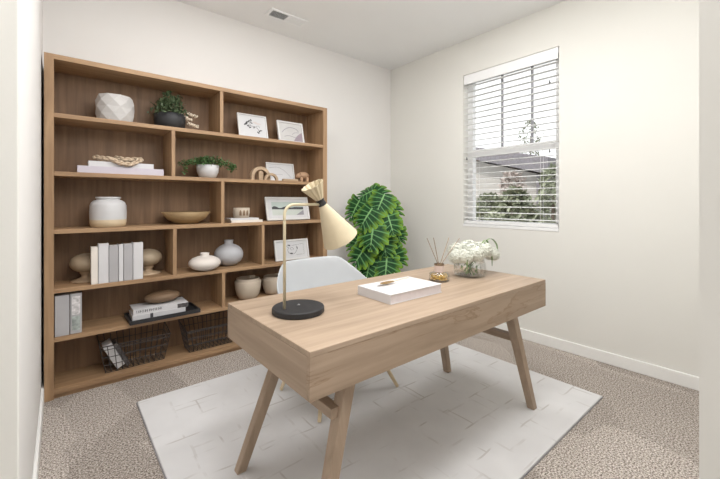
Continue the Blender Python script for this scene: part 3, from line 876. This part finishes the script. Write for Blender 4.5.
tr = thing('serving_tray', 'black rectangular tray holding two books on the fifth shelf', 'tray', (.568, 2.895, Z), math.radians(1.5))
bm = bmesh.new(); box(bm, -.215, .215, -.115, .115, 0, .010)
for a in ((-.22, .22, -.12, -.112), (-.22, .22, .112, .12), (-.22, -.212, -.112, .112), (.212, .22, -.112, .112)): box(bm, *a, 0, .026)
obj('tray_body', bm, M['blackm'], tr)
t5 = book_flat('white paperback on the black tray, the lower of two with a black label', .372, .700, 2.825, 3.00, Z+.0105, .034, M['paper_w'], 'books on the black tray')
bm = bmesh.new(); box(bm, -.060, -.042, -.0885, -.0875, .001, .033); obj('spine_label', bm, M['ink'], t5)
t6 = book_flat('white book with dark lettering, topmost on the black tray', .378, .718, 2.830, 3.00, Z+.045, .036, M['paper_w'], 'books on the black tray')
bm = bmesh.new(); rnd2 = random.Random(4); x = -.150
while x < .0:
    w_ = rnd2.uniform(.004, .009); stroke(bm, [(x, .012), (x+rnd2.uniform(-.002, .002), .029)], w_*.5); 
    if rnd2.random() > .4: stroke(bm, [(x, .020), (x+w_, .020)], .003)
    x += w_ + .004
for v in bm.verts: v.co.y = -.0856
obj('spine_lettering', bm, M['ink'], t6)
bm = bmesh.new(); box(bm, .10, .169, -.0860, -.0850, .001, .030); obj('cover_photo', bm, M['dark_photo'], t6)
pb = thing('wooden_pebble', 'smooth brown wooden pebble-shaped ornament lying on the tray books', 'ornament', (.570, 2.93, Z+.0815))
bm = bmesh.new(); ellipsoid(bm, (0, 0, .042), (.116, .075, .042), 36, 18, Matrix.Rotation(-.02, 4, 'Y')); obj('pebble', bm, M['walnut'], pb, smooth=True)

def openpot(label, x, y, R, H):
    t = thing('ceramic_pot', label, 'pot', (x, y, Z), 0, 'sand pots on the fifth shelf')
    obj('pot_body', LA([(R*.56, 0), (R*.70, .006), (R*.84, H*.22), (R*.95, H*.5), (R, H*.84), (R*.98, H*.86), (R*.88, H*.86), (R*.86, H), (R*.80, H), (R*.78, H*.7), (R*.5, .02), (.001, .018)], 44, cap1=False), M['ceram_sand'], t, smooth=True)
    bm = bmesh.new(); box(bm, R*.12, R*.55, -.006, .006, H*.96, H*1.10); obj('rim_tab', bm, M['ceram_sand'], t, bevel=.004)
openpot('sand-coloured lidded pot, the left one of two beside the chair back', 1.215, 2.94, .108, .170)
openpot('sand-coloured lidded pot partly hidden behind the white chair', 1.450, 2.955, .095, .155)

# ------------------------------------------------------------------ shelf row 6: wire baskets
Z = S[0] + .0005
def basket(label, cx_, cy_, hw_, hd, H, cut):
    t = thing('wire_basket', label, 'basket', (cx_, cy_, Z), 0, 'black wire baskets on the bottom shelf')
    r = .0025
    bw_, bd = hw_*.82, hd*.62
    def P(u, v, w):   # u,v in -1..1 base to rim
        return Vector(((bw_ + (hw_-bw_)*w)*u, (bd + (hd-bd)*w)*v, r + (H-r)*w))
    def top(v): return 1.0 if v > 0 else cut
    bm = bmesh.new(); n = 11; m_ = 5
    for k in range(n+1):
        u = -1 + 2*k/n
        tube(bm, [P(u, -1, cut), P(u, -1, 0), P(u, 1, 0), P(u, 1, 1)], r, 5)
    for k in range(m_+1):
        v = -1 + 2*k/m_; tw = cut + (1-cut)*(v+1)/2
        tube(bm, [P(-1, v, tw), P(-1, v, 0), P(1, v, 0), P(1, v, tw)], r, 5)
    for w in (.25, .5, .75):
        if w < cut: tube(bm, [P(-1, -1, w), P(1, -1, w)], r, 5)
        tube(bm, [P(-1, 1, w), P(1, 1, w)], r, 5)
        s = max(-1, (w-cut)/(1-cut+1e-6)*2-1)
        for u in (-1, 1): tube(bm, [P(u, s, w), P(u, 1, w)], r, 5)
    obj('wire_mesh', bm, M['blackw'], t)
    bm = bmesh.new()
    c4 = [P(-1, -1, cut), P(1, -1, cut), P(1, 1, 1), P(-1, 1, 1)]
    for a, b in zip(c4, c4[1:]+c4[:1]): tube(bm, [a, b], .0038, 7)
    obj('rim', bm, M['blackw'], t)
    return t
basket('black wire basket holding a leaning white magazine on the bottom shelf', .400, 2.94, .208, .110, .215, .86)
basket('empty black wire basket on the bottom shelf next to the desk corner', .895, 2.94, .190, .110, .205, .80)
mg = thing('magazine', 'white and dark magazine leaning inside the left wire basket', 'magazine', (.292, 2.94, Z+.007))
mg.rotation_euler = (0, math.radians(-26), math.radians(0))
obj('magazine_pages', B(0, .050, -.060, .050, 0, .178), M['paper_w'], mg, bevel=.002)
mg2 = thing('magazine', 'dark bound magazine leaning behind the white one in the wire basket', 'magazine', (.350, 2.94, Z+.007))
mg2.rotation_euler = (0, math.radians(-26), 0)
obj('magazine_pages', B(0, .021, -.05, .05, 0, .180), M['dark_photo'], mg2)
for m_ in (mg, mg2): m_['group'] = 'magazines in the wire basket'

# ------------------------------------------------------------------ monstera in the corner
mo = thing('monstera_plant', 'large leafy green monstera plant in the corner behind the desk', 'plant', (2.47, 2.68, 0))
obj('planter', LA([(.105, 0), (.12, .01), (.145, .24), (.148, .26), (.138, .26), (.135, .23), (.001, .22)], 40, cap1=False), M['ceram_w'], mo, smooth=True)
obj('soil', LA([(.128, .20), (.128, .238)], 28), M['soil'], mo)
obj('moss_pole', LA([(.024, .236), (.024, 1.18), (.018, 1.19)], 18), M['pole'], mo, smooth=True)
def leaf_mesh(nf=8, W=.52, seed=0):
    bm = bmesh.new(); uvl = bm.loops.layers.uv.new('UVMap')
    rr_ = random.Random(seed)
    def half(t): # half width of the heart at t along the midrib
        return W*(max(0, math.sin(PI*min(1, (t+.16)/1.16)**.72)))**.8
    def add(pts, uvs):
        f = bm.faces.new([bm.verts.new(p) for p in pts])
        for l, u in zip(f.loops, uvs): l[uvl].uv = u
    S_ = [0, .25, .48, .70, .88, 1.0]
    Wd = [1.08, 1.08, 1.05, .97, .86, .50]
    for sgn in (-1, 1):
        for i in range(nf):
            t0, t1 = i/nf*.94, (i+1)/nf*.94
            tm = (t0+t1)/2
            hwid = half(tm)*rr_.uniform(.94, 1.04) + .05
            ang = math.radians(-14 + 84*tm)     # finger direction: from slightly backwards to forwards
            d = Vector((sgn*math.cos(ang), math.sin(ang), 0))
            if i == nf-1: d = Vector((sgn*.35, 1, 0)).normalized(); hwid = .17
            rows = []
            for s, wd in zip(S_, Wd):
                c = Vector((0, tm, 0)) + d*hwid*s
                spread = (t1-t0)*(1+.95*s*(hwid/W))
                hv = Vector((0, spread/2*wd, 0)) if i < nf-1 else Vector((-sgn*.0, .06*wd*(1-s), 0))
                if i == nf-1: hv = Vector((-sgn*.045*wd, .03*wd, 0))
                z = -.22*(hwid*s)**2*2.2 + .05*math.sin(s*PI)*0 - .30*max(0, tm-.3)**2
                rows.append((c-hv+Vector((0, 0, z)), c+Vector((0, 0, z+.012)), c+hv+Vector((0, 0, z))))
            for k in range(len(rows)-1):
                a, b = rows[k], rows[k+1]
                for m_ in (0, 1):
                    add([a[m_], b[m_], b[m_+1], a[m_+1]], [(m_*.5, S_[k]), (m_*.5, S_[k+1]), ((m_+1)*.5, S_[k+1]), ((m_+1)*.5, S_[k])])
    bmesh.ops.remove_doubles(bm, verts=bm.verts, dist=.0005)
    me = bpy.data.meshes.new('monstera_leaf')
    for f in bm.faces:
        f.smooth = True
        f.normal_update()
        if f.normal.z < 0: f.normal_flip()
    bm.to_mesh(me); bm.free(); me.materials.append(M['monstera'])
    return me
lm = [leaf_mesh(6, .60, 1), leaf_mesh(6, .64, 2), leaf_mesh(5, .57, 3)]
CAMDIR = Vector((-.72, -.62, .12))
# centre, size, tip azimuth: roll about the outward direction (0 = straight down, + = towards the viewer's left)
LV = [((2.405, 2.553, 1.195), .25, 20, .4), ((2.259, 2.621, 1.055), .25, 30, .2), ((2.458, 2.457, .988), .24, -15, .1), ((2.277, 2.555, .877), .29, 5, .2),
      ((2.434, 2.528, .774), .23, -10, .1), ((2.208, 2.664, .683), .26, 35, .1), ((2.421, 2.487, .568), .26, 5, .3), ((2.287, 2.624, .536), .23, 10, .1),
      ((2.619, 2.505, .643), .24, -25, -.2), ((2.239, 2.784, 1.13), .25, 30, -.1), ((2.364, 2.743, 1.285), .22, 70, .9), ((2.502, 2.665, 1.295), .24, -50, .9),
      ((2.70, 2.563, .861), .22, -20, -.3), ((2.228, 2.76, .785), .21, 35, 0), ((2.623, 2.579, 1.14), .25, -35, .1), ((2.405, 2.658, 1.071), .24, -5, .2),
      ((2.56, 2.60, .93), .26, -20, 0), ((2.52, 2.62, .50), .24, -10, .2), ((2.62, 2.75, .75), .24, -60, .2), ((2.66, 2.78, 1.05), .24, -60, .3)]
for i, (c, size, roll, up) in enumerate(LV):
    c = ((c[0]-2.47)*.86+2.435, (c[1]-2.68)*.95+2.68, c[2]*.972); size *= .86
    out = Vector((c[0]-2.47, c[1]-2.68, 0))
    nrm = (CAMDIR.normalized()*1.1 + out.normalized()*.55 + Vector((0, 0, up*.9+.25))).normalized()
    right = Vector((.77, -.638, 0))
    dn = Vector((0, 0, -1)); r_ = math.radians(roll)
    d = dn*math.cos(r_) - right*math.sin(r_)
    d = (d - nrm*d.dot(nrm)).normalized()
    x = d.cross(nrm).normalized()
    m3 = Matrix((x, d, nrm)).transposed().to_4x4()
    base = Vector(c) - d*size*.48
    o = bpy.data.objects.new('leaf', lm[i % 3]); COL.objects.link(o); o.parent = mo
    o.matrix_local = Matrix.Translation(base - Vector((2.47, 2.68, 0))) @ m3 @ Matrix.Scale(size*1.06, 4)
    bm = bmesh.new()
    p1 = base - Vector((2.47, 2.68, 0)); z0_ = max(.24, p1.z - .22)
    p0 = Vector((.02*out.normalized().x, .02*out.normalized().y, z0_))
    tube(bm, curve_pts([p0, (p0+p1)*.5 + Vector((0, 0, .04)) , p1], 5), .0045, 6, .003)
    obj('leaf_stalk', bm, M['stem'], mo)

# ------------------------------------------------------------------ outdoors beyond the window
struct(obj('floor_outdoors', B(3.6, 60, -25, 45, -3.2, -3.0), M['grass']))
nh = thing('neighbour_house', 'cream sided house with a low grey roof seen through the window', 'house', (12.6, 7.6, -3))
bm = bmesh.new(); vv_ = box(bm, 0, 6, -1.9, 7, 0, 5.15)
for v in vv_:
    if v.co.z > 1 and v.co.y > 0: v.co.z = 7.5
obj('house_wall', bm, M['siding'], nh)
# sloping eave that falls towards the viewer's right
bm = bmesh.new()
vs_ = [(-.55, -2.5, 5.07), (-.55, 7.4, 7.68), (6.4, 7.4, 7.68), (6.4, -2.5, 5.07), (-.55, -2.5, 5.62), (-.55, 7.4, 7.95), (6.4, 7.4, 7.95), (6.4, -2.5, 5.62)]
bv = [bm.verts.new(v) for v in vs_]
for f in ((0,3,2,1),(4,5,6,7),(0,1,5,4),(1,2,6,5),(2,3,7,6),(3,0,4,7)): bm.faces.new([bv[i] for i in f])
obj('roof', bm, M['roof'], nh)
bm = bmesh.new(); box(bm, -.35, -.05, -2.35, -2.05, 0, 5.1); obj('porch_post', bm, M['roof'], nh)
h2 = thing('distant_house', 'pale house with a gable roof at the right edge of the window view', 'house', (24, 8.5, -3))
obj('house_wall', B(0, 6, -3.4, 1.6, 0, 5.4), plain('pale_siding', (.55, .55, .55), .8), h2)
bm = bmesh.new()
rp = [(-.3, -3.7, 5.3), (-.3, 1.9, 5.3), (-.3, -.9, 7.4)]
a_ = [bm.verts.new(p) for p in rp]; b_ = [bm.verts.new((6.3, p[1], p[2])) for p in rp]
bm.faces.new(a_); bm.faces.new(b_[::-1])
for i in range(3): bm.faces.new((a_[i], b_[i], b_[(i+1) % 3], a_[(i+1) % 3]))
obj('roof', bm, M['roof'], h2)
for y0, z0_ in ((.3, 3.3), (-.7, 3.3), (.3, 1.6)):
    wf = obj('window', B(-.05, .02, y0, y0+.7, z0_, z0_+1.2), M['vinyl'], h2)
    obj('pane', B(-.06, -.05, y0+.08, y0+.62, z0_+.08, z0_+1.12), M['grille_dark'], wf)
def tree(label, x, y, ztop, w, n, mt, seed, name='garden_tree', zlow=-2.4):
    rn = random.Random(seed)
    t = thing(name, label, 'tree', (x, y, -3))
    bm = bmesh.new(); tube(bm, [(0, 0, 0), (.05, .03, (ztop+3)*.5), (0, 0, (ztop+3)*.9)], .09, 10, .02)
    for k in range(9):
        a = k*2.4; zz = (ztop+3)*(.3+.06*k)
        tube(bm, [(0, 0, zz), (w*.5*math.cos(a), w*.5*math.sin(a), zz+.4)], .03, 6, .01)
    obj('trunk', bm, M['bark'], t)
    bm = bmesh.new(); pts = []
    for k in range(n):
        q = rn.random(); z = (zlow+3) + (ztop-zlow)*q
        R = w*(1-q**8)**.5*(.8+.2*math.sin(q*17+seed)); a = rn.random()*2*PI; r = R*math.sqrt(rn.uniform(.25, 1))
        pts.append((r*math.cos(a), r*math.sin(a), z))
    scatter_leaves(bm, pts, .14, rn, .6, 1)
    obj('crown', bm, mt, t)
tree('green bushy tree in the middle of the lower window view', 7.4, 3.80, 1.40, .80, 7500, M['tree_leaf'], 1)
tree('darker green tree at the left of the lower window view', 10.8, 6.35, 1.40, 1.25, 6500, M['tree_leaf'], 2)
tree('reddish small tree showing above the green ones outside the window', 9.4, 4.9, 1.95, .62, 2400, M['tree_red'], 3)
tree('thin pale tree at the right of the lower window view', 6.4, 2.62, 1.75, .36, 1500, M['tree_leaf'], 4)
tree('tall distant tree whose top shows in the upper window panes', 21.5, 10.1, 6.0, .9, 2400, M['tree_leaf'], 5)

# ------------------------------------------------------------------ light
w = bpy.data.worlds.new('World'); sc.world = w; w.use_nodes = True
bg = w.node_tree.nodes['Background']; bg.inputs['Color'].default_value = (.97, .98, 1, 1); bg.inputs['Strength'].default_value = 1.9
pl = bpy.data.lights.new('fill_point', 'POINT'); pl.shadow_soft_size = .16; pl.energy = 27; pl.color = (.99, .985, .98)  # added fill point that also lifts the ceiling, no pendant hangs here
po = bpy.data.objects.new('fill_point', pl); COL.objects.link(po); po.location = (1.0, .80, 2.22)
hl = bpy.data.lights.new('hall_fill', 'AREA'); hl.shape = 'DISK'; hl.size = .5; hl.energy = 20; hl.color = (.97, .985, 1)  # added fill disc behind the camera, no fitting there
ho = bpy.data.objects.new('hall_fill', hl); COL.objects.link(ho); ho.location = (.6, -.6, ZC-.05)
sun = bpy.data.lights.new('sun', 'SUN'); sun.energy = 3.0; sun.angle = .05; sun.color = (1, .96, .9)
so = bpy.data.objects.new('sun', sun); COL.objects.link(so)
so.rotation_euler = Vector((.75, -.5, -.9)).to_track_quat('-Z', 'Y').to_euler()
# four unseen fill discs added under the ceiling, outside the camera's view
for i, (x, y) in enumerate(((.65, .60), (1.75, .48), (.80, 1.90), (1.98, 1.48))):
    la = bpy.data.lights.new('ceiling_fill', 'AREA'); la.shape = 'DISK'; la.size = .6; la.energy = 14.2; la.color = (.985, .985, .985)
    lo = bpy.data.objects.new('ceiling_fill', la); COL.objects.link(lo); lo.location = (x, y, ZC-.012)

# ------------------------------------------------------------------ camera
cam = bpy.data.cameras.new('camera'); cam.sensor_width = 36; cam.lens = 36*362/720; cam.shift_y = -37.5/720; cam.clip_start = .02
co = bpy.data.objects.new('camera', cam); COL.objects.link(co)
co.location = (0, 0, 1.17); co.rotation_euler = (PI/2, 0, -math.radians(39.65))
sc.camera = co
sc.view_settings.view_transform = 'Standard'; sc.view_settings.look = 'None'
sc.view_settings.exposure = -0.24; sc.view_settings.gamma = 1; sc.view_settings.use_curve_mapping = False
